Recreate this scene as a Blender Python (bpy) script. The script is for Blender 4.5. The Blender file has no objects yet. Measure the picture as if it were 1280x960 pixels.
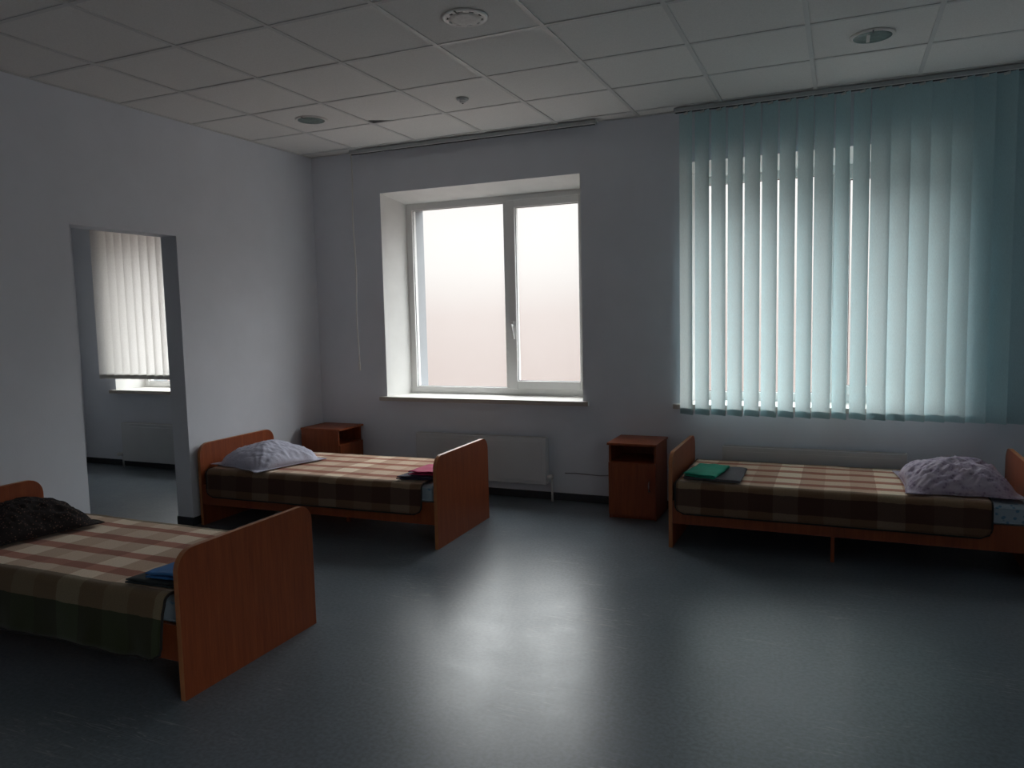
import bpy, bmesh, math, random
from mathutils import Vector, Matrix, noise

sc = bpy.context.scene
COL = sc.collection
R = math.radians
random.seed(7)

# ------------------------------------------------------------------ camera
cam_d = bpy.data.cameras.new('camera')
cam = bpy.data.objects.new('camera', cam_d)
COL.objects.link(cam)
c_r = Vector((0.917857, 0.396254, -0.022844))
c_u = Vector((-0.014628, 0.091284, 0.995717))
c_f = Vector((-0.396642, 0.913592, -0.089582))
cam.matrix_world = Matrix(((c_r.x, c_u.x, -c_f.x, 4.325797),
                           (c_r.y, c_u.y, -c_f.y, -5.617077),
                           (c_r.z, c_u.z, -c_f.z, 1.476147),
                           (0, 0, 0, 1)))
cam_d.sensor_fit = 'HORIZONTAL'
cam_d.sensor_width = 36.0
cam_d.lens = 949.6 / 1280 * 36.0
cam_d.clip_start = 0.05
sc.camera = cam

# ------------------------------------------------------------------ sky (overcast, misty day)
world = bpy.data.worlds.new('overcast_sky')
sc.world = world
world.use_nodes = True
wn = world.node_tree.nodes
wl = world.node_tree.links
wn.clear()
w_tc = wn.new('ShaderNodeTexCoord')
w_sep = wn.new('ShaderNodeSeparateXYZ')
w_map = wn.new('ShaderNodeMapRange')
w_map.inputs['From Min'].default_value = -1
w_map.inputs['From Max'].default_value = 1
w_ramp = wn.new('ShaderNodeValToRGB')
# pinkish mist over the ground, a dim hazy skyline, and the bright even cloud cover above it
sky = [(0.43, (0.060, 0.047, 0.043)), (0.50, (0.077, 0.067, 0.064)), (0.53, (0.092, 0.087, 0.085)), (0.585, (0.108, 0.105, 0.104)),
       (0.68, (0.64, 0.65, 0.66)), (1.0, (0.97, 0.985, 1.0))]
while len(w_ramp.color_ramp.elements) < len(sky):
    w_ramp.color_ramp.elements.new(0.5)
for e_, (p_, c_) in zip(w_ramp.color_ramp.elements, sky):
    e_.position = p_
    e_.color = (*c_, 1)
w_bg = wn.new('ShaderNodeBackground')
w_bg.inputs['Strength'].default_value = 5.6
w_out = wn.new('ShaderNodeOutputWorld')
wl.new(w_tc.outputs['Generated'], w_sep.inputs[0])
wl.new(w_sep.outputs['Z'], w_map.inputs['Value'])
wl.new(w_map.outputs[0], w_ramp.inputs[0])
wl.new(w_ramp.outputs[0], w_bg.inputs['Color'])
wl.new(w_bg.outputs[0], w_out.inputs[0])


def portal(x0, x1, z0=0.8, z1=2.55, y=0.62, rx=-90):
    """light portal over a window opening: a sampling aid for the sky, gives no light itself"""
    l = bpy.data.lights.new('sky_portal', 'AREA')
    l.shape = 'RECTANGLE'
    l.size = x1 - x0
    l.size_y = z1 - z0
    l.cycles.is_portal = True
    o = bpy.data.objects.new('sky_portal', l)
    o.location = ((x0 + x1) / 2, y, (z0 + z1) / 2)
    o.rotation_euler = (R(rx), 0, 0)
    COL.objects.link(o)
    return o


portal(0.70, 2.49)
portal(3.25, 5.04)
portal(-2.63, -0.85)
portal(-1, 1, y=0).location = (6.47, -5.795, 1.675)     # for the unseen window added on the right as fill light

rp_ = [o for o in COL.objects if o.type == 'LIGHT'][-1]
rp_.rotation_euler = (R(-90), 0, R(-90))

sc.view_settings.view_transform = 'Standard'
sc.view_settings.look = 'None'
sc.view_settings.gamma = 1.0
sc.view_settings.use_curve_mapping = False
sc.view_settings.exposure = 0.95
sc.cycles.max_bounces = 16
sc.cycles.diffuse_bounces = 8
sc.cycles.transparent_max_bounces = 16
sc.cycles.sample_clamp_indirect = 8.0

# ------------------------------------------------------------------ materials


def new_mat(name):
    m = bpy.data.materials.new(name)
    m.use_nodes = True
    nt = m.node_tree
    return m, nt, nt.nodes, nt.links, nt.nodes['Principled BSDF']


def add_noise(nt, scale, detail=4, vec=None, rough=0.55):
    n = nt.nodes.new('ShaderNodeTexNoise')
    n.inputs['Scale'].default_value = scale
    n.inputs['Detail'].default_value = detail
    n.inputs['Roughness'].default_value = rough
    if vec is not None:
        nt.links.new(vec, n.inputs['Vector'])
    return n


def ramp(nt, fac, stops, interp='LINEAR'):
    r = nt.nodes.new('ShaderNodeValToRGB')
    cr = r.color_ramp
    cr.interpolation = interp
    while len(cr.elements) < len(stops):
        cr.elements.new(0.5)
    for e, (p, c) in zip(cr.elements, stops):
        e.position = p
        e.color = (*c, 1) if len(c) == 3 else c
    nt.links.new(fac, r.inputs[0])
    return r


def bump(nt, height, strength, dist, bsdf):
    b = nt.nodes.new('ShaderNodeBump')
    b.inputs['Strength'].default_value = strength
    b.inputs['Distance'].default_value = dist
    nt.links.new(height, b.inputs['Height'])
    nt.links.new(b.outputs[0], bsdf.inputs['Normal'])


def mixc(nt, a, b, fac=0.5, mode='MIX'):
    m = nt.nodes.new('ShaderNodeMix')
    m.data_type = 'RGBA'
    m.blend_type = mode
    for sock, v in ((m.inputs[0], fac), (m.inputs[6], a), (m.inputs[7], b)):
        if hasattr(v, 'is_output'):
            nt.links.new(v, sock)
        else:
            sock.default_value = v if not isinstance(v, tuple) or len(v) == 4 else (*v, 1)
    return m.outputs[2]


def mat_plain(name, col, rough=0.5, var=0.08, nscale=8, metallic=0.0, bump_s=0.0, bscale=60, bdist=0.002, spec=0.5):
    m, nt, n, l, b = new_mat(name)
    tc = n.new('ShaderNodeTexCoord')
    nz = add_noise(nt, nscale, 4, tc.outputs['Object'])
    lo = tuple(max(0, c * (1 - var)) for c in col)
    hi = tuple(min(1, c * (1 + var)) for c in col)
    rp = ramp(nt, nz.outputs[0], [(0.3, lo), (0.7, hi)])
    l.new(rp.outputs[0], b.inputs['Base Color'])
    b.inputs['Roughness'].default_value = rough
    b.inputs['Metallic'].default_value = metallic
    b.inputs['Specular IOR Level'].default_value = spec
    if bump_s:
        n2 = add_noise(nt, bscale, 3, tc.outputs['Object'])
        bump(nt, n2.outputs[0], bump_s, bdist, b)
    return m


M = {}
M['wall'] = mat_plain('lavender_blue_wall_paint', (0.72, 0.745, 0.80), 0.62, 0.03, 3, bump_s=0.25, bscale=90, bdist=0.002, spec=0.3)
M['white_plaster'] = mat_plain('white_plaster', (0.80, 0.80, 0.78), 0.6, 0.03, 6, bump_s=0.1, bscale=80)
M['outer_render'] = mat_plain('blue_grey_outside_render', (0.22, 0.235, 0.25), 0.8, 0.05, 6, bump_s=0.2, bscale=50)
M['pvc'] = mat_plain('white_pvc', (0.80, 0.80, 0.79), 0.35, 0.02, 5)
M['sill'] = mat_plain('white_sill_board', (0.78, 0.76, 0.72), 0.4, 0.04, 5)
M['sill_edge'] = mat_plain('beige_sill_edge', (0.46, 0.41, 0.36), 0.5, 0.06, 8)
M['gasket'] = mat_plain('dark_rubber_gasket', (0.04, 0.04, 0.045), 0.7, 0.1, 20)
M['slab'] = mat_plain('dark_plenum', (0.03, 0.03, 0.03), 0.9, 0.2, 5)
M['rail'] = mat_plain('white_ceiling_rail', (0.66, 0.66, 0.65), 0.45, 0.03, 5)
M['baseboard'] = mat_plain('dark_vinyl_skirting', (0.035, 0.04, 0.046), 0.45, 0.15, 10)
M['radiator'] = mat_plain('white_enamel', (0.60, 0.61, 0.62), 0.35, 0.03, 5)
M['grille'] = mat_plain('grey_white_grille', (0.55, 0.55, 0.55), 0.45, 0.05, 5)
M['chrome'] = mat_plain('dull_chrome', (0.6, 0.6, 0.6), 0.3, 0.05, 30, metallic=1.0)
M['plastic_white'] = mat_plain('white_plastic', (0.75, 0.75, 0.73), 0.4, 0.04, 20)
M['alu'] = mat_plain('grey_painted_aluminium', (0.46, 0.48, 0.49), 0.45, 0.05, 20)
M['alu_dark'] = mat_plain('dark_rail_slot', (0.05, 0.055, 0.06), 0.6, 0.1, 20)
M['downlight'] = mat_plain('white_lamp_ring', (0.80, 0.79, 0.77), 0.35, 0.03, 30)
M['diffuser'] = mat_plain('frosted_lamp_glass', (0.66, 0.65, 0.63), 0.5, 0.1, 60)
M['lamp_glass'] = mat_plain('dark_green_grey_lamp_glass', (0.20, 0.26, 0.245), 0.25, 0.2, 40)
M['black'] = mat_plain('black_plastic', (0.02, 0.02, 0.02), 0.5, 0.2, 30)
M['cable'] = mat_plain('grey_cable', (0.22, 0.22, 0.24), 0.6, 0.1, 30)


def mat_wood():
    m, nt, n, l, b = new_mat('orange_brown_laminate')
    tc = n.new('ShaderNodeTexCoord')
    mp = n.new('ShaderNodeMapping')
    mp.inputs['Scale'].default_value = (14, 14, 1.2)
    l.new(tc.outputs['Object'], mp.inputs[0])
    nz = add_noise(nt, 2.2, 6, mp.outputs[0], 0.65)
    fine = n.new('ShaderNodeMapping')
    fine.inputs['Scale'].default_value = (90, 90, 3)
    l.new(tc.outputs['Object'], fine.inputs[0])
    nf = add_noise(nt, 3, 3, fine.outputs[0])
    r1 = ramp(nt, nz.outputs[0], [(0.3, (0.215, 0.046, 0.015)), (0.55, (0.285, 0.066, 0.020)), (0.75, (0.34, 0.09, 0.029))])
    r2 = ramp(nt, nf.outputs[0], [(0.35, (0.82, 0.80, 0.78)), (0.6, (1, 1, 1))])
    c = mixc(nt, r1.outputs[0], r2.outputs[0], 0.7, 'MULTIPLY')
    l.new(c, b.inputs['Base Color'])
    b.inputs['Roughness'].default_value = 0.42
    b.inputs['Specular IOR Level'].default_value = 0.4
    return m


M['wood'] = mat_wood()
M['wood_edge'] = mat_plain('light_wood_edge_band', (0.42, 0.16, 0.06), 0.4, 0.1, 20)


def mat_floor():
    m, nt, n, l, b = new_mat('slate_blue_vinyl')
    tc = n.new('ShaderNodeTexCoord')
    big = add_noise(nt, 1.3, 5, tc.outputs['Object'], 0.6)
    spk = add_noise(nt, 60, 2, tc.outputs['Object'])
    r1 = ramp(nt, big.outputs[0], [(0.3, (0.112, 0.137, 0.160)), (0.7, (0.145, 0.172, 0.195))])
    r2 = ramp(nt, spk.outputs[0], [(0.35, (0.75, 0.75, 0.75)), (0.65, (1.15, 1.15, 1.15))])
    c = mixc(nt, r1.outputs[0], r2.outputs[0], 0.8, 'MULTIPLY')
    # fine pale scratches left by dragged furniture, in worn patches only
    mp = n.new('ShaderNodeMapping')
    mp.inputs['Rotation'].default_value = (0, 0, R(35))
    mp.inputs['Scale'].default_value = (0.9, 14.0, 1)
    l.new(tc.outputs['Object'], mp.inputs[0])
    sn = add_noise(nt, 2.2, 2, mp.outputs[0], 0.5)
    sm = ramp(nt, sn.outputs[0], [(0.490, (0, 0, 0)), (0.4985, (1, 1, 1)), (0.5015, (1, 1, 1)), (0.510, (0, 0, 0))])
    worn = add_noise(nt, 1.7, 3, tc.outputs['Object'], 0.6)
    wm = ramp(nt, worn.outputs[0], [(0.52, (0, 0, 0)), (0.64, (0.7, 0.7, 0.7))])
    msk = mixc(nt, sm.outputs[0], wm.outputs[0], 1.0, 'MULTIPLY')
    c2 = mixc(nt, c, (0.34, 0.35, 0.36, 1), msk)
    l.new(c2, b.inputs['Base Color'])
    rr = n.new('ShaderNodeMapRange')
    rr.inputs['From Min'].default_value = 0.25
    rr.inputs['From Max'].default_value = 0.75
    rr.inputs['To Min'].default_value = 0.285
    rr.inputs['To Max'].default_value = 0.37
    mid = add_noise(nt, 5, 6, tc.outputs['Object'], 0.7)
    l.new(mid.outputs[0], rr.inputs[0])
    l.new(rr.outputs[0], b.inputs['Roughness'])
    b.inputs['Specular IOR Level'].default_value = 0.52
    fb = add_noise(nt, 70, 3, tc.outputs['Object'])
    bump(nt, fb.outputs[0], 0.03, 0.001, b)
    return m


M['floor'] = mat_floor()


def mat_tile():
    m, nt, n, l, b = new_mat('mineral_fibre_tile')
    tc = n.new('ShaderNodeTexCoord')
    a = add_noise(nt, 150, 3, tc.outputs['Object'], 0.7)
    r = ramp(nt, a.outputs[0], [(0.3, (0.76, 0.75, 0.73)), (0.7, (0.86, 0.85, 0.83))])
    l.new(r.outputs[0], b.inputs['Base Color'])
    b.inputs['Roughness'].default_value = 0.9
    b.inputs['Specular IOR Level'].default_value = 0.1
    bump(nt, a.outputs[0], 0.3, 0.002, b)
    return m


M['tile'] = mat_tile()


def mat_fabric_translucent(name, dcol, tcol, fac):
    m, nt, n, l, b = new_mat(name)
    tc = n.new('ShaderNodeTexCoord')
    mp = n.new('ShaderNodeMapping')
    mp.inputs['Scale'].default_value = (500, 500, 60)
    l.new(tc.outputs['Object'], mp.inputs[0])
    nz = add_noise(nt, 1, 2, mp.outputs[0])
    w = ramp(nt, nz.outputs[0], [(0.3, (0.86, 0.86, 0.86)), (0.7, (1, 1, 1))])
    d = n.new('ShaderNodeBsdfDiffuse')
    t = n.new('ShaderNodeBsdfTranslucent')
    l.new(mixc(nt, (*dcol, 1), w.outputs[0], 1.0, 'MULTIPLY'), d.inputs[0])
    l.new(mixc(nt, (*tcol, 1), w.outputs[0], 1.0, 'MULTIPLY'), t.inputs[0])
    mx = n.new('ShaderNodeMixShader')
    mx.inputs[0].default_value = fac
    l.new(d.outputs[0], mx.inputs[1])
    l.new(t.outputs[0], mx.inputs[2])
    l.new(mx.outputs[0], n['Material Output'].inputs[0])
    n.remove(b)
    return m


M['slat_teal'] = mat_fabric_translucent('teal_blind_fabric', (0.60, 0.88, 0.94), (0.54, 0.585, 0.58), 0.45)
M['slat_cream'] = mat_fabric_translucent('cream_blind_fabric', (0.80, 0.77, 0.73), (0.84, 0.82, 0.795), 0.58)


def mat_frosted():
    m, nt, n, l, b = new_mat('frosted_window_film')
    tr = n.new('ShaderNodeBsdfTransparent')
    tr.inputs[0].default_value = (0.97, 0.97, 0.97, 1)
    tl = n.new('ShaderNodeBsdfTranslucent')
    tl.inputs[0].default_value = (0.95, 0.95, 0.95, 1)
    tc = n.new('ShaderNodeTexCoord')
    nz = add_noise(nt, 4, 3, tc.outputs['Object'])
    mr = n.new('ShaderNodeMapRange')
    mr.inputs['To Min'].default_value = 0.05
    mr.inputs['To Max'].default_value = 0.07
    l.new(nz.outputs[0], mr.inputs[0])
    mx = n.new('ShaderNodeMixShader')
    l.new(mr.outputs[0], mx.inputs[0])
    l.new(tr.outputs[0], mx.inputs[1])
    l.new(tl.outputs[0], mx.inputs[2])
    l.new(mx.outputs[0], n['Material Output'].inputs[0])
    n.remove(b)
    m2, nt2, n2, l2, b2 = new_mat('clear_window_glass')
    t2 = n2.new('ShaderNodeBsdfTransparent')
    t2.inputs[0].default_value = (0.96, 0.98, 0.97, 1)
    l2.new(t2.outputs[0], n2['Material Output'].inputs[0])
    n2.remove(b2)
    return m, m2


M['frost'], M['glass'] = mat_frosted()


def mat_plaid(name, dark, tan, cream, rust, a_light, a_dark, hem, side_dark=0.13):
    m, nt, n, l, b = new_mat(name)
    uv = n.new('ShaderNodeUVMap')
    uv.uv_map = 'cloth'
    sep = n.new('ShaderNodeSeparateXYZ')
    l.new(uv.outputs[0], sep.inputs[0])
    # slight wobble of the weave
    wob = add_noise(nt, 12, 2, uv.outputs[0])

    def lin(sock, mul, add=0.0):
        k = n.new('ShaderNodeMath')
        k.operation = 'MULTIPLY_ADD'
        l.new(sock, k.inputs[0])
        k.inputs[1].default_value = mul
        k.inputs[2].default_value = add
        return k.outputs[0]

    u = lin(sep.outputs[0], 1 / 0.56)
    ad = n.new('ShaderNodeMath')
    ad.operation = 'ADD'
    l.new(u, ad.inputs[0])
    l.new(lin(wob.outputs[0], 0.02), ad.inputs[1])
    fr = n.new('ShaderNodeMath')
    fr.operation = 'FRACT'
    l.new(ad.outputs[0], fr.inputs[0])
    mid = tuple((x * 0.45 + y * 0.55) for x, y in zip(a_light, a_dark))
    ra = ramp(nt, fr.outputs[0], [(0, a_dark), (0.25, mid), (0.5, a_dark), (0.75, a_light)], 'CONSTANT')
    v = lin(sep.outputs[1], 1 / 1.3)
    ad2 = n.new('ShaderNodeMath')
    ad2.operation = 'ADD'
    l.new(v, ad2.inputs[0])
    l.new(lin(wob.outputs[0], 0.01), ad2.inputs[1])
    st = [(0, hem), (0.025, dark), (side_dark, tan), (0.20, cream), (0.27, rust), (0.335, cream), (0.45, rust),
          (0.515, cream), (0.63, rust), (0.695, cream), (0.81, rust), (0.86, cream), (0.93, tan), (1.02, dark), (1.16, tan)]
    rb = ramp(nt, ad2.outputs[0], [(p / 1.3 + 0.005, c) for p, c in st], 'CONSTANT')
    c = mixc(nt, rb.outputs[0], ra.outputs[0], 1.0, 'MULTIPLY')
    mp = n.new('ShaderNodeMapping')
    mp.inputs['Scale'].default_value = (120, 420, 1)
    l.new(uv.outputs[0], mp.inputs[0])
    wv = add_noise(nt, 1.0, 3, mp.outputs[0])
    w = ramp(nt, wv.outputs[0], [(0.3, (0.72, 0.72, 0.72)), (0.7, (1.0, 1.0, 1.0))])
    c2 = mixc(nt, c, w.outputs[0], 1.0, 'MULTIPLY')
    l.new(c2, b.inputs['Base Color'])
    b.inputs['Roughness'].default_value = 0.95
    b.inputs['Specular IOR Level'].default_value = 0.1
    b.inputs['Sheen Weight'].default_value = 0.15
    bump(nt, wv.outputs[0], 0.4, 0.002, b)
    return m


M['plaid_brown'] = mat_plaid('brown_plaid_wool', (0.120, 0.076, 0.060), (0.30, 0.22, 0.145), (0.92, 0.77, 0.61),
                             (0.52, 0.22, 0.145), (1.0, 0.97, 0.92), (0.70, 0.56, 0.49), (0.24, 0.17, 0.12))
M['plaid_green'] = mat_plaid('green_brown_plaid_wool', (0.050, 0.066, 0.030), (0.25, 0.20, 0.125), (0.88, 0.73, 0.58),
                             (0.50, 0.20, 0.13), (1.0, 0.97, 0.92), (0.70, 0.58, 0.50), (0.050, 0.066, 0.030), 0.075)
M['binding'] = mat_plain('dark_blanket_binding', (0.02, 0.017, 0.015), 0.95, 0.2, 60)


def mat_print(name, base, spot, scale, lo, hi, rough=0.85, second=None):
    m, nt, n, l, b = new_mat(name)
    tc = n.new('ShaderNodeTexCoord')
    a = add_noise(nt, scale, 5, tc.outputs['Object'], 0.7)
    v = n.new('ShaderNodeTexVoronoi')
    v.inputs['Scale'].default_value = scale * 1.6
    l.new(tc.outputs['Object'], v.inputs['Vector'])
    k = n.new('ShaderNodeMath')
    k.operation = 'MULTIPLY'
    l.new(a.outputs[0], k.inputs[0])
    l.new(v.outputs['Distance'], k.inputs[1])
    r = ramp(nt, k.outputs[0], [(lo, spot), (hi, base)])
    c = r.outputs[0]
    if second:
        a2 = add_noise(nt, scale * 0.5, 3, tc.outputs['Object'])
        r2 = ramp(nt, a2.outputs[0], [(0.45, (0, 0, 0)), (0.6, (1, 1, 1))])
        c = mixc(nt, c, (*second, 1), r2.outputs[0])
    l.new(c, b.inputs['Base Color'])
    b.inputs['Roughness'].default_value = rough
    b.inputs['Specular IOR Level'].default_value = 0.2
    f = add_noise(nt, 300, 2, tc.outputs['Object'])
    bump(nt, f.outputs[0], 0.15, 0.001, b)
    return m


M['pillow_grey'] = mat_print('grey_lavender_cotton', (0.50, 0.50, 0.60), (0.38, 0.37, 0.47), 40, 0.08, 0.16)
M['pillow_lilac'] = mat_print('lilac_floral_cotton', (0.42, 0.36, 0.45), (0.27, 0.21, 0.29), 30, 0.10, 0.22, second=(0.49, 0.43, 0.50))
M['pillow_dark'] = mat_print('black_brown_floral_cotton', (0.020, 0.016, 0.016), (0.17, 0.095, 0.07), 45, 0.07, 0.13)
M['ticking'] = mat_print('pale_blue_ticking', (0.34, 0.42, 0.48), (0.13, 0.25, 0.36), 18, 0.10, 0.14)
M['green_cloth'] = mat_plain('green_cloth', (0.005, 0.30, 0.19), 0.8, 0.12, 15, bump_s=0.3, bscale=200)
M['pink_cloth'] = mat_plain('magenta_cloth', (0.50, 0.025, 0.12), 0.8, 0.12, 15, bump_s=0.3, bscale=200)
M['blue_cloth'] = mat_plain('bright_blue_cloth', (0.03, 0.16, 0.42), 0.7, 0.12, 15, bump_s=0.3, bscale=200)
M['grey_cloth'] = mat_print('grey_patterned_cloth', (0.13, 0.12, 0.13), (0.07, 0.06, 0.07), 60, 0.08, 0.16)
M['navy_cloth'] = mat_plain('navy_cloth', (0.045, 0.04, 0.075), 0.85, 0.2, 30, bump_s=0.3, bscale=200)
M['dark_cloth'] = mat_plain('dark_teal_cloth', (0.022, 0.032, 0.035), 0.85, 0.2, 30, bump_s=0.3, bscale=200)

# ------------------------------------------------------------------ mesh helpers


def obj(name, bm, mat, parent=None, smooth=False, bevel=0.0, seg=2):
    me = bpy.data.meshes.new(name)
    bmesh.ops.recalc_face_normals(bm, faces=bm.faces[:])
    bm.to_mesh(me)
    bm.free()
    for mm in (mat if isinstance(mat, (list, tuple)) else [mat]):
        me.materials.append(M[mm])
    if smooth:
        me.polygons.foreach_set('use_smooth', [True] * len(me.polygons))
    o = bpy.data.objects.new(name, me)
    COL.objects.link(o)
    if parent is not None:
        o.parent = parent
    if bevel:
        b = o.modifiers.new('bevel', 'BEVEL')
        b.width = bevel
        b.segments = seg
        b.limit_method = 'ANGLE'
    return o


def box(bm, x0, x1, y0, y1, z0, z1):
    v = [bm.verts.new(p) for p in ((x0, y0, z0), (x1, y0, z0), (x1, y1, z0), (x0, y1, z0),
                                   (x0, y0, z1), (x1, y0, z1), (x1, y1, z1), (x0, y1, z1))]
    for f in ((3, 2, 1, 0), (4, 5, 6, 7), (0, 1, 5, 4), (1, 2, 6, 5), (2, 3, 7, 6), (3, 0, 4, 7)):
        bm.faces.new([v[i] for i in f])
    return v


def B(*boxes):
    bm = bmesh.new()
    for b in boxes:
        box(bm, *b)
    return bm


def prism(pts, axis, a0, a1):
    """extrude a closed 2-D outline along axis; pts in the two other axes, in order"""
    bm = bmesh.new()

    def mk(p, a):
        return {'x': (a, p[0], p[1]), 'y': (p[0], a, p[1]), 'z': (p[0], p[1], a)}[axis]
    v0 = [bm.verts.new(mk(p, a0)) for p in pts]
    v1 = [bm.verts.new(mk(p, a1)) for p in pts]
    bm.faces.new(v0)
    bm.faces.new(v1[::-1])
    for i in range(len(pts)):
        j = (i + 1) % len(pts)
        bm.faces.new((v0[i], v0[j], v1[j], v1[i]))
    return bm


def lathe(prof, n=32, bm=None, axis='z', org=(0, 0, 0)):
    bm = bm or bmesh.new()
    rings = []
    for r, z in prof:
        ring = []
        for i in range(n):
            a = 2 * math.pi * i / n
            p = (r * math.cos(a), r * math.sin(a), z)
            if axis == 'y':
                p = (p[0], p[2], p[1])
            elif axis == 'x':
                p = (p[2], p[0], p[1])
            ring.append(bm.verts.new((p[0] + org[0], p[1] + org[1], p[2] + org[2])))
        rings.append(ring)
    for a, b in zip(rings, rings[1:]):
        for i in range(n):
            j = (i + 1) % n
            bm.faces.new((a[i], a[j], b[j], b[i]))
    for ring in (rings[0], rings[-1]):
        if prof[rings.index(ring)][0] > 1e-5:
            bm.faces.new(ring)
    bmesh.ops.remove_doubles(bm, verts=bm.verts[:], dist=1e-6)
    return bm


def tube(pts, r, n=8, closed=False, bm=None):
    bm = bm or bmesh.new()
    pts = [Vector(p) for p in pts]
    rings = []
    N = len(pts)
    for i, p in enumerate(pts):
        a = pts[(i - 1) % N] if (closed or i > 0) else p
        b = pts[(i + 1) % N] if (closed or i < N - 1) else p
        t = (b - a).normalized()
        up = Vector((0, 0, 1)) if abs(t.z) < 0.9 else Vector((1, 0, 0))
        s = t.cross(up).normalized()
        w = s.cross(t)
        rings.append([bm.verts.new(p + r * (math.cos(2 * math.pi * k / n) * s + math.sin(2 * math.pi * k / n) * w)) for k in range(n)])
    m = N if closed else N - 1
    for i in range(m):
        A, C = rings[i], rings[(i + 1) % N]
        best = min(range(n), key=lambda q: (A[0].co - C[q].co).length)
        for k in range(n):
            bm.faces.new((A[k], A[(k + 1) % n], C[(k + 1 + best) % n], C[(k + best) % n]))
    if not closed:
        bm.faces.new(rings[0])
        bm.faces.new(rings[-1])
    return bm


def thing(name, label, cat, loc=(0, 0, 0), rotz=0.0, group=None):
    o = bpy.data.objects.new(name, None)
    o.empty_display_size = 0.1
    COL.objects.link(o)
    o.location = loc
    o.rotation_euler = (0, 0, rotz)
    o['label'] = label
    o['category'] = cat
    if group:
        o['group'] = group
    return o


def tag(o, label, cat, group=None):
    o['label'] = label
    o['category'] = cat
    if group:
        o['group'] = group
    return o


def struct(name, bm, mat, **k):
    o = obj(name, bm, mat, **k)
    o['kind'] = 'structure'
    return o


# ------------------------------------------------------------------ room shell
H = 2.90
XR, YF = 5.85, -7.30          # right wall, wall behind the camera
XO, YO = -3.13, -6.0          # next room: far wall, wall towards the viewer
DY0, DY1, DH = -2.37, -1.555, 2.092   # doorway in the left wall
TW = 0.15                     # partition thickness
WT = 0.60                     # outside wall thickness
WINS = [(0.70, 2.49), (3.25, 5.04), (-2.63, -0.85)]
WZ0, WZ1 = 0.765, 2.54
FILL_WIN = (-6.69, -4.90)   # added window, out of view in the right-hand wall, for fill light

struct('floor', B((XO - 0.2, XR + WT, YF - 0.2, WT, -0.12, 0.0)), 'floor')

bm = bmesh.new()
xs = [XO - 0.15] + [x for w in sorted(WINS) for x in w] + [XR + 0.15]
for a, b in zip(xs[0::2], xs[1::2]):
    box(bm, a, b, 0, WT, 0, 3.05)
for a, b in WINS:
    box(bm, a, b, 0, WT, 0, WZ0)
    box(bm, a, b, 0, WT, WZ1, 3.05)
struct('wall_back', bm, 'wall')
struct('wall_left', B((-TW, 0, YF, DY0, 0, 3.05), (-TW, 0, DY1, 0, 0, 3.05), (-TW, 0, DY0, DY1, DH, 3.05)), 'wall')
struct('wall_right', B((XR, XR + WT, YF, FILL_WIN[0], 0, 3.05), (XR, XR + WT, FILL_WIN[1], 0, 0, 3.05),
                       (XR, XR + WT, FILL_WIN[0], FILL_WIN[1], 0, WZ0), (XR, XR + WT, FILL_WIN[0], FILL_WIN[1], WZ1, 3.05)), 'wall')
struct('wall_front', B((-TW, XR + 0.15, YF - 0.15, YF, 0, 3.05)), 'wall')
struct('wall_next_room_left', B((XO - 0.15, XO, YO, 0, 0, 3.05)), 'wall')
struct('wall_next_room_front', B((XO - 0.15, -TW, YO - 0.15, YO, 0, 3.05)), 'wall')
struct('ceiling_next_room', B((XO, -TW, YO, 0, H, H + 0.1)), 'tile')

# baseboards
BH, BT = 0.062, 0.014


def skirting(name, segs):
    """dark coved vinyl skirting: segs of (x0,x1,y0,y1)"""
    bm = bmesh.new()
    for s in segs:
        box(bm, s[0], s[1], s[2], s[3], 0, BH)
    return struct(name, bm, 'baseboard', bevel=0.006)


skirting('baseboard_back', [(0.015, XR - 0.015, -BT, 0)])
skirting('baseboard_left', [(0, BT, YF, DY0), (0, BT, DY1, -0.001), (-TW, BT, DY1 - BT, DY1), (-TW, BT, DY0, DY0 + BT)])
skirting('baseboard_right', [(XR - BT, XR, YF, 0)])
skirting('baseboard_next_room', [(XO + BT, -TW - BT, -BT, 0), (XO, XO + BT, YO, 0), (-TW - BT, -TW, DY1, -0.001), (-TW - BT, -TW, YO, DY0)])

# suspended ceiling: slab, tiles, rails
ceiling = struct('ceiling', B((0, XR, YF, 0, H + 0.05, H + 0.15)), 'slab')
GX0, GY0, P = 0.5483, -0.1563, 0.6
gx = [0.0] + [GX0 + P * i for i in range(20) if GX0 + P * i < XR - 0.02] + [XR]
gy = [0.0] + [GY0 - P * i for i in range(20) if GY0 - P * i > YF + 0.02] + [YF]
tile_mesh = None
for i in range(len(gx) - 1):
    for j in range(len(gy) - 1):
        w, d = gx[i + 1] - gx[i], gy[j] - gy[j + 1]
        cx, cy = (gx[i] + gx[i + 1]) / 2, (gy[j] + gy[j + 1]) / 2
        full = abs(w - P) < 1e-4 and abs(d - P) < 1e-4
        broken = gx[i] < 1.3 < gx[i + 1] and gy[j + 1] < -1.0 < gy[j]
        if full and tile_mesh and not broken:
            o = bpy.data.objects.new('tile', tile_mesh)
            COL.objects.link(o)
            o.parent = ceiling
        else:
            hw, hd = w / 2 - 0.003, d / 2 - 0.003
            if broken:
                # a corner has broken off: its tip leaves a dark gap
                pts = [(-hw, -hd), (hw, -hd), (hw, hd), (-hw + 0.18, hd - 0.006), (-hw + 0.02, hd - 0.085), (-hw, hd - 0.06)]
                o = obj('tile', prism(pts, 'z', 0.004, 0.02), 'tile', ceiling)
            else:
                o = obj('tile', B((-hw, hw, -hd, hd, 0.004, 0.02)), 'tile', ceiling)
                if full:
                    tile_mesh = o.data
        o.location = (cx, cy, H + random.uniform(0, 0.0015))
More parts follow.
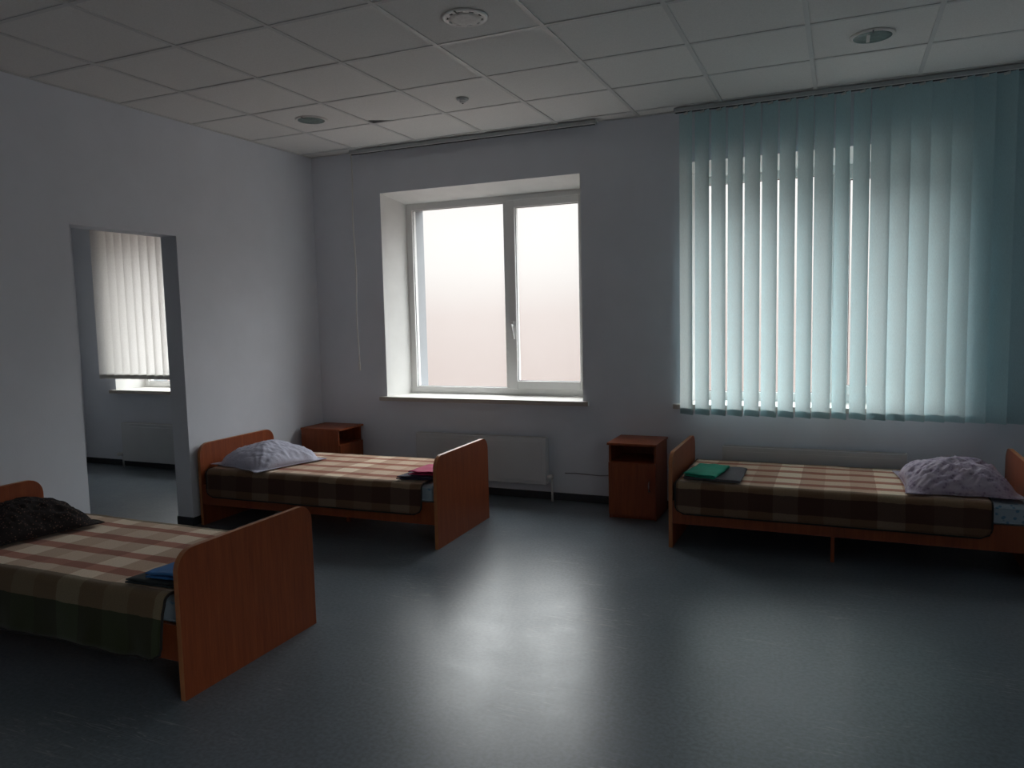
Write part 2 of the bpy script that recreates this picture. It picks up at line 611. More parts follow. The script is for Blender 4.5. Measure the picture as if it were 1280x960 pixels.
for x in gx[1:-1]:
    obj('grid_rail', B((x - 0.012, x + 0.012, YF, 0, H - 0.001, H + 0.0035), (x - 0.002, x + 0.002, YF, 0, H + 0.0035, H + 0.03)), 'rail', ceiling)
for y in gy[1:-1]:
    obj('grid_rail', B((0, XR, y - 0.012, y + 0.012, H, H + 0.0038), (0, XR, y - 0.002, y + 0.002, H + 0.0038, H + 0.03)), 'rail', ceiling)
wall_angle = 0.022
obj('wall_angle_trim', B((0, wall_angle, YF, 0, H - 0.001, H + 0.003)), 'rail', ceiling)
obj('wall_angle_trim', B((0, XR, -wall_angle, 0, H - 0.0012, H + 0.003)), 'rail', ceiling)


# ------------------------------------------------------------------ windows
def window(n, x0, x1):
    """white plastic window, fixed left light and opening right sash, set in a splayed reveal"""
    root = bpy.data.objects.new('window_%d' % n, None)
    COL.objects.link(root)
    root.location = (x0, 0, 0.80)
    root['kind'] = 'structure'
    W = x1 - x0
    Z = 0.80
    top, ft, fl = WZ1 - Z, 2.475 - Z, 0.07   # opening head, frame top, frame left
    YF0, YF1 = 0.30, 0.37
    # splayed plaster reveals
    obj('reveal', prism([(0, 0.0), (fl, YF0), (fl, YF1), (0, YF1)], 'z', 0.0, top), 'white_plaster', root)
    obj('reveal', prism([(0.0, top), (YF0, ft), (YF1, ft), (YF1, top)], 'x', 0.0, W), 'white_plaster', root)
    obj('reveal', B((W - 0.004, W, 0.0, YF1, 0, top)), 'white_plaster', root)
    # outer reveals, rendered white outside
    obj('outer_reveal', B((0, fl, YF1, WT, -0.03, top), (W - 0.02, W, YF1, WT, -0.03, top), (fl, W - 0.02, YF1, WT, ft, top)), 'outer_render', root)
    obj('outer_sill', B((fl, W - 0.02, YF1, WT + 0.05, -0.03, 0.0)), 'alu', root)
    # sill board
    s = obj('window_sill', B((0.0, W, -0.001, YF0, -0.034, 0.0), (-0.055, W + 0.05, -0.042, 0.0, -0.034, 0.0)), 'sill', root)
    obj('sill_edge', B((-0.055, W + 0.05, -0.044, -0.042, -0.034, -0.002)), 'sill_edge', s)
    # fixed outer frame
    F0, F1 = fl, W - 0.004
    m0 = 1.009 if W > 1.5 else 0.45
    m1 = m0 + 0.051                # mullion
    fb = 0.012
    fw = 0.057
    obj('outer_frame', B((F0, F0 + fw, YF0, YF1, fb, ft), (F1 - fw, F1, YF0, YF1, fb, ft),
                         (F0 + fw, F1 - fw, YF0, YF1, ft - fw, ft), (F0 + fw, F1 - fw, YF0, YF1, fb, fb + 0.052)), 'pvc', root, bevel=0.004)
    obj('mullion', B((m0, m1, YF0, YF1, fb + 0.052, ft - fw)), 'pvc', root, bevel=0.004)
    obj('frame_foot', B((F0, F1, YF0, YF1, 0.0, fb)), 'pvc', root)

    def pane(a, b, z0, z1, y, par):
        bm = B((a, b, y, y + 0.024, z0, z1))
        bm.faces.ensure_lookup_table()
        for f in bm.faces:
            f.normal_update()
            f.material_index = 0 if f.normal.y < -0.9 or f.calc_center_median().y < y + 0.001 else 1
        o = obj('pane', bm, ['frost', 'glass'], par)
        t = 0.004
        obj('gasket', B((a, a + t, y - 0.003, y, z0, z1), (b - t, b, y - 0.003, y, z0, z1),
                        (a, b, y - 0.003, y, z0, z0 + t), (a, b, y - 0.003, y, z1 - t, z1)), 'gasket', o)

    pane(F0 + fw, m0, fb + 0.052, ft - fw, YF0 + 0.022, root)
    # opening sash, proud of the frame
    s0, s1, sz0, sz1 = m1 - 0.012, F1 - 0.042, fb + 0.042, ft - 0.043
    sw = 0.070
    sash = obj('sash', B((s0, s0 + sw, YF0 - 0.018, YF1 - 0.01, sz0, sz1), (s1 - sw, s1, YF0 - 0.018, YF1 - 0.01, sz0, sz1),
                         (s0 + sw, s1 - sw, YF0 - 0.018, YF1 - 0.01, sz1 - 0.062, sz1), (s0 + sw, s1 - sw, YF0 - 0.018, YF1 - 0.01, sz0, sz0 + sw)),
               'pvc', root, bevel=0.005)
    pane(s0 + sw, s1 - sw, sz0 + sw, sz1 - 0.062, YF0 + 0.008, sash)
    hx, hz = s0 + 0.034, 0.595
    hm = B((hx - 0.014, hx + 0.014, YF0 - 0.028, YF0 - 0.018, hz - 0.035, hz + 0.035))
    lathe([(0.011, 0), (0.011, -0.035)], 16, hm, 'y', (hx, YF0 - 0.02, hz))
    box(hm, hx - 0.010, hx + 0.010, YF0 - 0.062, YF0 - 0.048, hz - 0.115, hz + 0.012)
    for v in hm.verts:
        if v.co.y < YF0 - 0.045 and v.co.z < hz - 0.05:
            v.co.x += 0.022
    obj('handle', hm, 'plastic_white', sash, bevel=0.003)
    return root


for i, (a, b) in enumerate(WINS):
    window(i + 1, a, b)
fill_w4 = window(4, FILL_WIN[0], FILL_WIN[1])  # added out of view to let fill light into the room
fill_w4.location = (XR, FILL_WIN[1], 0.80)
fill_w4.rotation_euler = (0, 0, R(-90))


# ------------------------------------------------------------------ vertical blinds
def slat_mesh(zt, zb, width=0.127, sag=0.006):
    bm = bmesh.new()
    nx, nz = 8, 10
    g = []
    for k in range(nz + 1):
        z = zt + (zb - zt) * k / nz
        row = []
        for i in range(nx + 1):
            t = i / nx * 2 - 1
            row.append(bm.verts.new((t * width / 2, sag * (1 - t * t), z)))
        g.append(row)
    for k in range(nz):
        for i in range(nx):
            bm.faces.new((g[k][i], g[k][i + 1], g[k + 1][i + 1], g[k + 1][i]))
    return bm


def blind(label, x0, x1, first, n, pitch, angles, zb, mat, ztop=2.842, y=-0.11):
    root = thing('vertical_blind', label, 'blind', ((x0 + x1) / 2, y, ztop + 0.02))
    cx, cz = (x0 + x1) / 2, ztop + 0.02
    hr = obj('headrail', B((x0 - cx, x1 - cx, -0.022, 0.022, 0.006, 0.034)), 'alu', root, bevel=0.003)
    obj('rail_slot', B((x0 - cx + 0.01, x1 - cx - 0.01, -0.008, 0.008, 0.002, 0.006)), 'alu_dark', hr)
    obj('rail_lip', B((x0 - cx, x1 - cx, -0.024, -0.022, 0.004, 0.009)), 'plastic_white', hr)
    for bx in (0.25, (x1 - x0) / 2, x1 - x0 - 0.25):
        obj('bracket', B((x0 - cx + bx - 0.015, x0 - cx + bx + 0.015, -0.020, 0.020, 0.030, H - cz - 0.0015)), 'alu', root)
    sm = wm = cm = None
    for i in range(n):
        xi = first + i * pitch - cx
        if sm is None:
            o = obj('slat', slat_mesh(0.0, zb - cz), mat, root, smooth=True)
            sm = o.data
            w = obj('slat_weight', B((-0.062, 0.062, 0.0065, 0.008, zb - cz + 0.002, zb - cz + 0.046)), 'alu', o)
            wm = w.data
            c = obj('slat_hook', B((-0.018, 0.018, -0.001, 0.007, -0.012, 0.004)), 'plastic_white', o)
            cm = c.data
        else:
            o = bpy.data.objects.new('slat', sm)
            COL.objects.link(o)
            o.parent = root
            for nm, me in (('slat_weight', wm), ('slat_hook', cm)):
                q = bpy.data.objects.new(nm, me)
                COL.objects.link(q)
                q.parent = o
        o.location = (xi, 0, 0)
        o.rotation_euler = (0, 0, R(angles[i]))
    return root


random.seed(3)
ang = [-32 + random.uniform(-2.5, 2.5) for _ in range(19)]
ang[0], ang[7], ang[8], ang[9], ang[10] = -36, -38, -25, -46, -40
for i in range(11, 19):
    ang[i] = -30 + random.uniform(-3, 3)
blind('translucent teal vertical blind drawn closed over the window beside the lilac pillow bed',
      3.226, 5.40, 3.305, 19, 0.1125, ang, 0.735, 'slat_teal')
ang3 = [26 + random.uniform(-4, 4) for _ in range(18)]
blind('cream vertical blind over the window seen through the doorway', -2.80, -0.60, -2.63, 18, 0.112, ang3, 0.925, 'slat_cream')

# bare rail over the uncovered window, with its hanging cord
root = thing('blind_rail', 'bare blind rail without slats above the uncovered window, white cord hanging down', 'blind rail', (1.58, -0.09, 2.880))
rl = obj('rail', B((-1.10, 1.07, -0.022, 0.022, -0.014, 0.016)), 'alu', root, bevel=0.003)
obj('rail_slot', B((-1.09, 1.06, -0.008, 0.008, -0.018, -0.014)), 'alu_dark', rl)
obj('rail_lip', B((-1.10, 1.07, -0.024, -0.022, -0.016, -0.011)), 'plastic_white', rl)
for bx in (-0.8, 0, 0.8):
    obj('bracket', B((bx - 0.015, bx + 0.015, -0.026, 0.024, 0.012, H - 2.880 - 0.0015)), 'alu', root)
cp = [(-1.118 + 0.004 * math.sin(k * 0.9), 0.03 + 0.004 * math.cos(k * 0.7), -0.01 - 1.77 * k / 16) for k in range(17)]
cd = obj('cord', tube(cp, 0.0055, 6), 'plastic_white', root, smooth=True)
obj('cord_weight', lathe([(0.0, -1.855), (0.008, -1.852), (0.010, -1.80), (0.005, -1.775), (0.0, -1.772)], 12, None, 'z', (cp[-1][0], cp[-1][1], 0)), 'plastic_white', root, smooth=True)


# ------------------------------------------------------------------ radiators
def radiator(label, x0, x1, z0, z1, valve, depth=1.0):
    W, h = x1 - x0, z1 - z0
    root = thing('radiator', label, 'radiator', (x0, 0, z0), group=None)
    obj('back_panel', B((0.006, W - 0.006, -0.052, -0.036, 0.006, h - 0.012)), 'radiator', root, bevel=0.004)
    obj('front_panel', B((0.0, W, -0.104, -0.088, 0.0, h - 0.006)), 'radiator', root, bevel=0.006, seg=3)
    obj('front_plate', B((0.035, W - 0.035, -0.107, -0.104, 0.03, h - 0.038)), 'radiator', root, bevel=0.002)
    obj('convector_fins', B(*[(0.02 + k * 0.04, 0.022 + k * 0.04, -0.088, -0.052, 0.02, h - 0.03) for k in range(int((W - 0.03) / 0.04))]), 'grille', root)
    obj('side_cap', B((-0.003, 0.006, -0.102, -0.038, 0.004, h - 0.004)), 'radiator', root, bevel=0.003)
    obj('side_cap', B((W - 0.006, W + 0.003, -0.102, -0.038, 0.004, h - 0.004)), 'radiator', root, bevel=0.003)
    bars = [(0.006, W - 0.006, -0.087 + k * 0.009, -0.084 + k * 0.009, h - 0.010, h - 0.002) for k in range(5)]
    bars += [(0.05 + k * 0.1, 0.056 + k * 0.1, -0.087, -0.045, h - 0.012, h - 0.004) for k in range(int((W - 0.06) / 0.1))]
    obj('top_grille', B(*bars), 'grille', root)
    for bx in (0.2, W - 0.2):
        obj('wall_bracket', B((bx - 0.02, bx + 0.02, -0.036, -0.001, 0.05, h - 0.05)), 'grille', root)
    s = 1 if valve == 'right' else -1
    ex = W if s > 0 else 0.0
    vz = 0.065
    vx = ex + s * 0.035
    pm = tube([(ex + s * 0.002, -0.07, vz), (vx, -0.07, vz), (vx + s * 0.004, -0.07, vz - 0.02), (vx + s * 0.004, -0.07, -z0 + 0.001)], 0.009, 10)
    pp = obj('pipe', pm, 'plastic_white', root, smooth=True)
    vm = lathe([(0.013, -0.02), (0.016, -0.018), (0.016, 0.012), (0.013, 0.016)], 14, None, 'z', (vx, -0.07, vz))
    vv = obj('valve', vm, 'chrome', root, smooth=True)
    km = lathe([(0.0, -0.062), (0.016, -0.060), (0.019, -0.05), (0.018, -0.012), (0.012, 0.0)], 16, None, 'y', (vx, -0.078, vz + 0.004))
    obj('valve_knob', km, 'plastic_white', vv, smooth=True)
    for ch in root.children_recursive:
        for v in ch.data.vertices:
            v.co.y *= depth
    return root


radiator('white flat panel radiator under the uncovered window', 1.035, 2.205, 0.135, 0.515, 'right')
radiator('white panel radiator on the wall behind the bed, under the teal blind', 3.556, 4.735, 0.135, 0.515, 'right', 0.72)
radiator('white panel radiator in the next room, seen through the doorway', -2.47, -1.30, 0.075, 0.475, 'left')


# ------------------------------------------------------------------ ceiling fittings
def downlight(label, x, y, glass, tube_on=False):
    root = thing('downlight', label, 'ceiling light', (x, y, H + 0.0015))
    obj('trim_ring', lathe([(0.112, 0.0), (0.112, -0.003), (0.106, -0.007), (0.092, -0.008), (0.086, -0.005), (0.086, 0.0)], 40), 'downlight' if glass == 'diffuser' else 'tile', root, smooth=True)
    obj('inner_ring', lathe([(0.086, -0.002), (0.086, -0.005), (0.070, -0.006), (0.070, -0.002)], 40), 'black' if not tube_on and glass == 'diffuser' else 'alu', root, smooth=True)
    for k in range(10):
        a = k * math.pi / 5 + 0.2
        bm = B((0.078, 0.088, -0.014, 0.014, -0.0075, -0.004))
        bmesh.ops.rotate(bm, verts=bm.verts[:], cent=(0, 0, 0), matrix=Matrix.Rotation(a, 3, 'Z'))
        obj('spoke', bm, 'downlight', root)
    gr = 0.080 if glass == 'diffuser' else 0.097
    d = obj('diffuser', lathe([(gr, -0.004), (gr - 0.003, -0.0085), (0.050, -0.009), (0.025, -0.0095), (0.0, -0.0098)], 40), glass, root, smooth=True)
    if tube_on:
        obj('lamp_tube', B((-0.030, -0.012, -0.062, 0.062, -0.014, -0.0085)), 'diffuser', d, bevel=0.004)
    bm = B((-0.0035, 0.0035, -0.112, -0.070, -0.011, -0.007))
    obj('clip', bm, 'black', root)
    return root


downlight('round recessed ceiling light with white frosted disc, unlit', 2.652, -2.226, 'diffuser')
downlight('round ceiling light with dark glass and a white lamp tube, above the teal blind', 4.455, -1.04, 'lamp_glass', True)
downlight('round ceiling light with dark mottled glass, above the bed in the corner', 0.834, -1.061, 'lamp_glass')
root = thing('smoke_detector', 'small round detector with white tip on the ceiling by the uncovered window', 'detector', (2.023, -1.02, H + 0.004))
obj('base_plate', lathe([(0.0, 0.0), (0.040, 0.0), (0.040, -0.010), (0.034, -0.014), (0.0, -0.014)], 24), 'alu', root)
obj('sensor_tip', lathe([(0.020, -0.013), (0.021, -0.022), (0.019, -0.030), (0.010, -0.033), (0.0, -0.033)], 20), 'plastic_white', root)
obj('sensor_eye', lathe([(0.007, -0.0325), (0.006, -0.035), (0.0, -0.0355)], 12), 'black', root, smooth=True)


# ------------------------------------------------------------------ beds
BL, BW, BHT = 1.95, 0.81, 0.597     # length, width, board height


def board_outline(w, h, r, n=8):
    pts = [(-w / 2, 0.0), (w / 2, 0.0)]
    for k in range(n + 1):
        a = math.pi / 2 * k / n
        pts.append((w / 2 - r + r * math.cos(a), h - r + r * math.sin(a)))
    for k in range(n + 1):
        a = math.pi / 2 + math.pi / 2 * k / n
        pts.append((-w / 2 + r + r * math.cos(a), h - r + r * math.sin(a)))
    return pts


def band(w, h, r, x0, x1, t=0.0012):
    """thin edge band running up one edge, over the top and down the other"""
    o = board_outline(w + 2 * t, h + t, r + t)[1:]
    o = o + [(-w / 2 - t, 0.0)]
    inn = board_outline(w, h, r)[1:] + [(-w / 2, 0.0)]
    bm = bmesh.new()
    q = []
    for (a, b) in zip(o, inn):
        q.append([bm.verts.new((x0, a[0], a[1])), bm.verts.new((x1, a[0], a[1])), bm.verts.new((x1, b[0], b[1])), bm.verts.new((x0, b[0], b[1]))])
    for A, C in zip(q, q[1:]):
        for k in range(4):
            bm.faces.new((A[k], A[(k + 1) % 4], C[(k + 1) % 4], C[k]))
    bm.faces.new(q[0])
    bm.faces.new(q[-1])
    return bm


def make_bed(label, loc, rotz, leg_y=0.0):
    root = thing('bed', label, 'bed', loc, rotz, 'single beds of the ward')
    T = 0.024
    for nm, x in (('headboard', 0.0), ('footboard', BL - T)):
        b = obj(nm, prism(board_outline(BW, BHT, 0.085), 'x', x, x + T), 'wood', root)
        obj('edge_band', band(BW, BHT, 0.085, x + 0.0005, x + T - 0.0005), 'wood_edge', b)
    for s in (-1, 1):
        y = s * (BW / 2 - 0.012)
        obj('side_rail', B((T, BL - T, y - 0.009, y + 0.009, 0.155, 0.300)), 'wood', root, bevel=0.002)
    obj('base_board', B((T, BL - T, -BW / 2 + 0.022, BW / 2 - 0.022, 0.272, 0.288)), 'wood_edge', root)
    obj('support_leg', B((0.99, 1.01, leg_y - 0.011, leg_y + 0.011, 0.0, 0.272)), 'wood', root)
    return root


def mattress(label, bed):
    bm = B((0.030, BL - 0.030, -0.380, 0.380, 0.0, 0.118))
    o = obj('mattress', bm, 'ticking', None, bevel=0.03, seg=4)
    o.data.polygons.foreach_set('use_smooth', [True] * len(o.data.polygons))
    mw = bed.matrix_basis
    o.location = mw @ Vector((0, 0, 0.289))
    o.rotation_euler = bed.rotation_euler
    tag(o, label, 'mattress')
    bm2 = bmesh.new()
    for z in (0.02, 0.098):
        pts = []
        x0, x1, y1, r = 0.030, BL - 0.030, 0.380, 0.0295
        for cx, cy, a0 in ((x1 - r, y1 - r, 0), (x0 + r, y1 - r, 90), (x0 + r, -y1 + r, 180), (x1 - r, -y1 + r, 270)):
            for k in range(5):
                a = R(a0 + 22.5 * k)
                pts.append((cx + (r + 0.001) * math.cos(a), cy + (r + 0.001) * math.sin(a), z))
        tube(pts, 0.004, 6, True, bm2)
    obj('piping', bm2, 'ticking', o, smooth=True)
    return o


def blanket(label, bed, s0, s1, mat, hem_near, hem_far, seed, near_sign=-1, bulge=0.0, wav=0.006):
    """woven blanket draped over the mattress: bed-local, near side first"""
    top = 0.414
    w = 0.4165
    r = 0.035
    prof = []                      # (y, z) from near hem to far hem, y negative = near
    hn = [(-w - bulge, hem_near + (top - r - hem_near) * k / 8) for k in range(8)]
    arc = [(-w - bulge * 0.3 + r - r * math.cos(math.pi / 2 * k / 6), top - r + r * math.sin(math.pi / 2 * k / 6)) for k in range(7)]
    prof = hn + arc
    n_top = 26
    prof += [(-w + r + (2 * w - 2 * r) * k / n_top, top) for k in range(1, n_top)]
    prof += [(w - r + r * math.sin(math.pi / 2 * k / 6), top - r + r * math.cos(math.pi / 2 * k / 6)) for k in range(7)]
    prof += [(w, top - r - (top - r - hem_far) * k / 6) for k in range(1, 7)]
    arcl = [0.0]
    for a, b in zip(prof, prof[1:]):
        arcl.append(arcl[-1] + math.hypot(b[0] - a[0], b[1] - a[1]))
    tot = arcl[-1]
    v_off = arcl[14] - 0.185        # the stripes are counted from the top edge of the mattress
    RC = 0.055
    NS = 84
    bm = bmesh.new()
    uvl = bm.loops.layers.uv.new('cloth')
    grid = []
    for j, (y, z) in enumerate(prof):
        d = min(arcl[j], tot - arcl[j])
        ins = RC - math.sqrt(max(0, RC * RC - (RC - d) ** 2)) if d < RC else 0.0
        row = []
        for i in range(NS + 1):
            s = s0 + ins + (s1 - s0 - 2 * ins) * i / NS
            n1 = noise.noise(Vector((s * 3.1 + seed * 7, arcl[j] * 3.3, seed)))
            n2 = noise.noise(Vector((s * 7.0, arcl[j] * 5.0 + seed * 3, seed + 9)))
            side = max(0.0, min(1.0, (top - r - z) / max(0.05, top - r - hem_near)))
            yy, zz = y, z
            if z >= top - r:
                zz += 0.0035 * (1 + n1) + 0.002 * (1 + n2)
            sgn = -1 if y < 0 else 1
            yy += sgn * side * (1.0 if y < 0 else 0.3) * (0.010 * (1 + n1) + wav * (1 + math.sin(s * 13 + seed + 2 * n2)))
            zz += side * (0.012 * n1 + 0.004 * n2) if wav > 0.004 else side * 0.004 * n1
            row.append((bm.verts.new((s, -near_sign * yy, zz)), (s - s0, arcl[j] - v_off)))
        grid.append(row)
    for j in range(len(grid) - 1):
        for i in range(NS):
            q = (grid[j][i], grid[j][i + 1], grid[j + 1][i + 1], grid[j + 1][i])
            f = bm.faces.new([t[0] for t in q])
            for lp, t in zip(f.loops, q):
                lp[uvl].uv = t[1]
    loop = [grid[0][i][0].co.copy() for i in range(NS + 1)] + [grid[j][NS][0].co.copy() for j in range(1, len(grid))] \
        + [grid[-1][i][0].co.copy() for i in range(NS - 1, -1, -1)] + [grid[j][0][0].co.copy() for j in range(len(grid) - 2, 0, -1)]
    o = obj('blanket', bm, mat, None, smooth=True)
    so = o.modifiers.new('thickness', 'SOLIDIFY')
    so.thickness = 0.005
    so.offset = 0.0
    o.location = bed.location
    o.rotation_euler = bed.rotation_euler
    tag(o, label, 'blanket')
    obj('binding', tube(loop, 0.0055, 6, True), 'binding', o, smooth=True)
    return o


def pillow(label, loc, rotz, a, b, h, mat, seed, tilt=(0.0, 0.0), wrinkle=1.0):
    bm = bmesh.new()
    N = 56
    top, bot = [], []
    for j in range(N + 1):
        v = j / N * 2 - 1
        rt, rb = [], []
        for i in range(N + 1):
            u = i / N * 2 - 1
            e = max(0.0, (1 - abs(u) ** 2.4)) * max(0.0, (1 - abs(v) ** 2.4))
            rho = (abs(u) ** 3.4 + abs(v) ** 3.4) ** (1 / 3.4)
            f = max(0.0, 1 - min(1.0, rho / 1.04) ** 2.3) ** 0.62
            f = max(f, 0.10 * e ** 0.4)
            x = a * u * (1 - 0.075 * (1 - v * v))
            y = b * v * (1 - 0.075 * (1 - u * u))
            # creases running in from the corners and edges
            ca = math.atan2(abs(v) - 1.05, abs(u) - 1.05)
            q = (1 if u > 0 else 2) + (4 if v > 0 else 8)
            cr = noise.noise(Vector((ca * 5.5, q * 3.7 + seed, 0.6 * (abs(u) + abs(v)))))
            edge = (max(abs(u), abs(v))) ** 3
            n1 = noise.noise(Vector((u * 1.6 + seed * 5, v * 1.6, seed)))
            n2 = noise.noise(Vector((u * 2.2 + v * 2.5 + seed, (u - v) * 7.5, seed + 4)))
            n3 = noise.noise(Vector((u * 4.5 - v * 1.5 + seed * 2, u * 1.2 + v * 9.0, seed + 8)))
            zt = h * f * (1 + 0.16 * n1) + wrinkle * f ** 0.5 * (0.026 * cr * (0.30 + edge) - 0.020 * abs(n2) - 0.012 * abs(n3))
            zb = -0.010 * f
            ww = 0.006 * math.sin(9 * u + seed) * abs(v) ** 8
            rt.append(bm.verts.new((x, y + ww, max(zt, 0.004) if 0 < i < N and 0 < j < N else 0.002)))
            rb.append(bm.verts.new((x, y + ww, zb)) if 0 < i < N and 0 < j < N else rt[-1])
        top.append(rt)
        bot.append(rb)
    for j in range(N):
        for i in range(N):
            bm.faces.new((top[j][i], top[j][i + 1], top[j + 1][i + 1], top[j + 1][i]))
            q = [bot[j][i], bot[j + 1][i], bot[j + 1][i + 1], bot[j][i + 1]]
            try:
                bm.faces.new(q)
            except ValueError:
                pass
    seam = [v.co.copy() for v in top[0]] + [top[j][N].co.copy() for j in range(1, N + 1)] + [v.co.copy() for v in top[N][-2::-1]] + [top[j][0].co.copy() for j in range(N - 1, 0, -1)]
    o = obj('pillow', bm, mat, None, smooth=True)
    o.location = loc
    o.rotation_euler = (tilt[0], tilt[1], rotz)
    tag(o, label, 'pillow')
    obj('seam', tube(seam, 0.0035, 6, True), mat, o, smooth=True)
    return o


def folded_cloth(name, label, quad, z, layers, d, mat, seed, cat='cloth'):
    """cloth folded zigzag; quad = four corners (x,y), fold edges along side 0-3 and 1-2"""
    cen = Vector((sum(p[0] for p in quad) / 4, sum(p[1] for p in quad) / 4))
    path = []
    for k in range(layers):
        zz = 0.005 + k * d
        xs_ = [0.03 + 0.94 * t / 14 for t in range(15)]
        if k % 2:
            xs_ = xs_[::-1]
        path += [(x, zz) for x in xs_]
        if k < layers - 1:
            side = 1 if k % 2 == 0 else -1
            for t in range(1, 5):
                a = -math.pi / 2 + math.pi * t / 5
                path.append((xs_[-1] + side * 0.028 * math.cos(a), zz + d / 2 + d / 2 * math.sin(a)))
    bm = bmesh.new()
    NT = 16
    q = [Vector(p) for p in quad]
    g = []
    for s, h in path:
        row = []
        for t in range(NT + 1):
            tt = t / NT
            p = (q[0] * (1 - s) + q[1] * s) * (1 - tt) + (q[3] * (1 - s) + q[2] * s) * tt
            n1 = noise.noise(Vector((s * 3 + seed, tt * 3, seed)))
            n2 = noise.noise(Vector((s * 4 + seed, h * 130, tt * 4)))
            k = h / (layers * d)
            row.append(bm.verts.new((p.x - cen.x + 0.006 * n2, p.y - cen.y + 0.006 * n1 * k + 0.004 * n2, h * (1 + 0.35 * max(n1, 0)) + 0.002 * k * n2)))
        g.append(row)
    for A, C in zip(g, g[1:]):
        for t in range(NT):
            bm.faces.new((A[t], A[t + 1], C[t + 1], C[t]))
    o = obj(name, bm, mat, None, smooth=True)
    so = o.modifiers.new('thickness', 'SOLIDIFY')
    so.thickness = min(0.006, d * 0.6)
    so.offset = 0.0
    o.location = (cen.x, cen.y, z)
    tag(o, label, cat)
    return o


bed1 = make_bed('orange-brown wooden single bed made up with the dark floral pillow', (0.04, -3.112, 0), 0.0)
bed2 = make_bed('orange-brown wooden single bed in the corner, made up with the pale grey pillow', (0.030, -1.117, 0), R(1.5))
bed3 = make_bed('orange-brown wooden single bed against the window wall below the teal blind', (5.298, -0.538, 0), math.pi, BW / 2 - 0.032)
mattress('pale blue mattress on the bed with the dark floral pillow', bed1)
mattress('pale blue mattress under the pale grey pillow', bed2)
mattress('blue patterned mattress under the lilac pillow', bed3)
blanket('green and brown plaid blanket hanging low over the bed with the dark pillow', bed1, 0.30, 1.885, 'plaid_green', 0.165, 0.20, 1, bulge=0.012, wav=0.009)
blanket('brown and cream plaid blanket on the corner bed with the pale grey pillow', bed2, 0.085, 1.845, 'plaid_brown', 0.222, 0.22, 2, wav=0.003)
blanket('brown and cream plaid blanket with dark edging on the bed below the teal blind', bed3, 0.215, 1.905, 'plaid_brown', 0.228, 0.22, 3, near_sign=1, wav=0.002)
TOPZ = 0.434
pillow('dark brown and black floral pillow', (0.435, -3.10, TOPZ + 0.006), R(-12), 0.29, 0.29, 0.145, 'pillow_dark', 1)
pillow('pale grey lavender pillow leaning on the headboard of the corner bed', (0.425, -1.205, TOPZ), R(-15), 0.29, 0.30, 0.150, 'pillow_grey', 2.3)
pillow('crumpled lilac floral pillow', (4.945, -0.585, TOPZ), R(3), 0.29, 0.315, 0.155, 'pillow_lilac', 5.1, wrinkle=1.6)
CZ = 0.428
folded_cloth('folded_towel', 'dark folded towel beneath the blue cloth', [(1.66, -3.49), (1.945, -3.47), (1.945, -3.16), (1.70, -3.20)], CZ, 2, 0.011, 'dark_cloth', 1, 'towel')
folded_cloth('folded_cloth', 'folded bright blue cloth by the footboard', [(1.745, -3.465), (1.94, -3.45), (1.94, -3.19), (1.755, -3.22)], CZ + 0.024, 2, 0.014, 'blue_cloth', 2)
folded_cloth('folded_towel', 'navy folded towel beneath the magenta cloth', [(1.665, -1.44), (1.915, -1.41), (1.91, -1.10), (1.69, -1.13)], CZ, 2, 0.012, 'navy_cloth', 3, 'towel')
folded_cloth('folded_cloth', 'folded magenta cloth by the footboard', [(1.735, -1.40), (1.915, -1.38), (1.905, -1.12), (1.75, -1.14)], CZ + 0.026, 2, 0.016, 'pink_cloth', 4)
folded_cloth('folded_towel', 'grey patterned folded towel beneath the green cloth', [(3.42, -0.89), (3.775, -0.915), (3.775, -0.50), (3.44, -0.44)], CZ, 2, 0.009, 'grey_cloth', 5, 'towel')
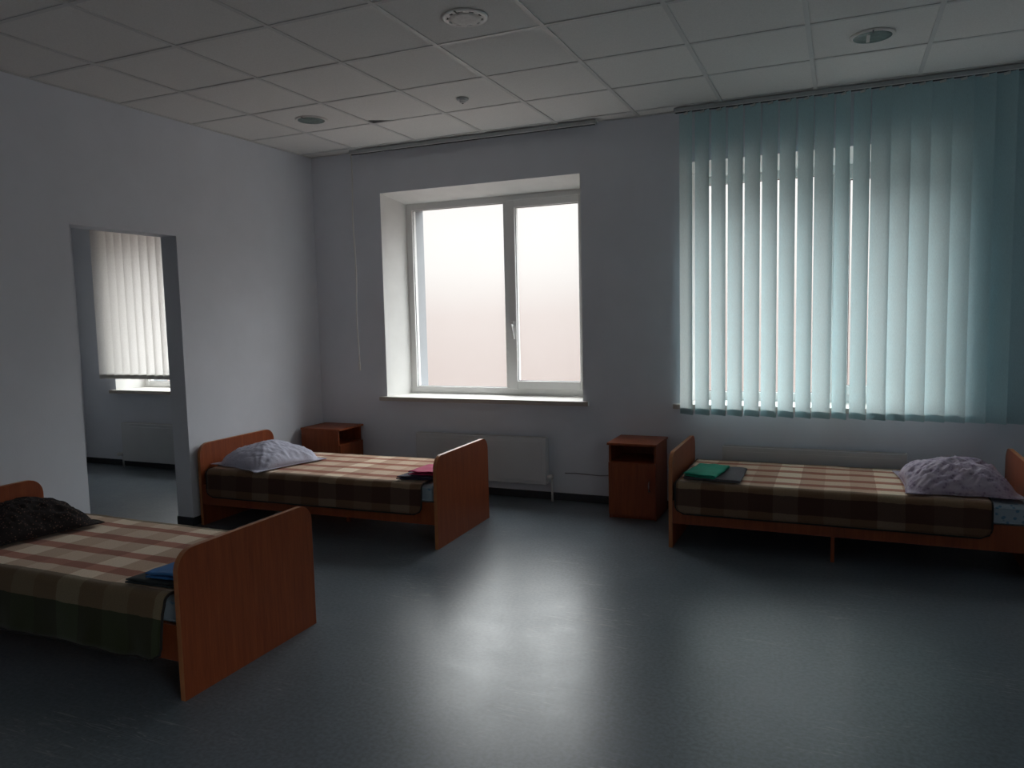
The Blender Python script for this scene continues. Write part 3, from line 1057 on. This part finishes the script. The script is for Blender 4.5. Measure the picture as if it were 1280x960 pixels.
folded_cloth('folded_cloth', 'folded bright green cloth on grey towel', [(3.425, -0.885), (3.63, -0.935), (3.67, -0.57), (3.47, -0.54)], CZ + 0.021, 2, 0.012, 'green_cloth', 6)


# ------------------------------------------------------------------ nightstands
def nightstand(label, loc, rotz, w=0.345, d=0.38, h=0.552):
    root = thing('nightstand', label, 'nightstand', loc, rotz, 'wooden nightstands')
    t = 0.016
    hw = w / 2
    for s in (-1, 1):
        x = s * (hw - t / 2)
        obj('side_panel', B((x - t / 2, x + t / 2, -d + 0.018, 0, 0.0, h - t)), 'wood', root, bevel=0.001)
    obj('top', B((-hw - 0.008, hw + 0.008, -d - 0.006, 0, h - t, h)), 'wood', root, bevel=0.0015)
    obj('shelf', B((-hw + t, hw - t, -d + 0.02, -0.006, 0.398, 0.398 + t)), 'wood', root)
    obj('bottom', B((-hw + t, hw - t, -d + 0.02, -0.006, 0.05, 0.05 + t)), 'wood', root)
    obj('back_panel', B((-hw + t, hw - t, -0.006, -0.001, 0.04, h - t)), 'wood', root)
    obj('plinth', B((-hw + t, hw - t, -d + 0.035, -d + 0.05, 0.0, 0.05)), 'wood', root)
    door = obj('door', B((-hw + 0.001, hw - 0.001, -d, -d + 0.016, 0.030, 0.412)), 'wood', root, bevel=0.0015)
    hx = hw - 0.045
    hb = tube([(hx, -d, 0.285), (hx, -d - 0.022, 0.280), (hx, -d - 0.026, 0.25), (hx, -d - 0.022, 0.22), (hx, -d, 0.215)], 0.005, 8)
    obj('handle', hb, 'chrome', door, smooth=True)
    return root


nightstand('wooden nightstand between the radiator and the foot of the bed', (2.972, -0.016, 0), 0.0)
nightstand('wooden nightstand in the corner behind the bed with the pale grey pillow', (0.042, -0.196, 0), R(90), w=0.335, d=0.405)

# thin cable on the wall beside the nightstand
cab = obj('wall_cable', tube([(2.33, -0.006, 0.222), (2.42, -0.006, 0.226), (2.52, -0.006, 0.222), (2.62, -0.006, 0.219), (2.70, -0.006, 0.226), (2.78, -0.006, 0.224)], 0.004, 6), 'cable', smooth=True)
tag(cab, 'thin grey cable running along the wall to the nightstand', 'cable')
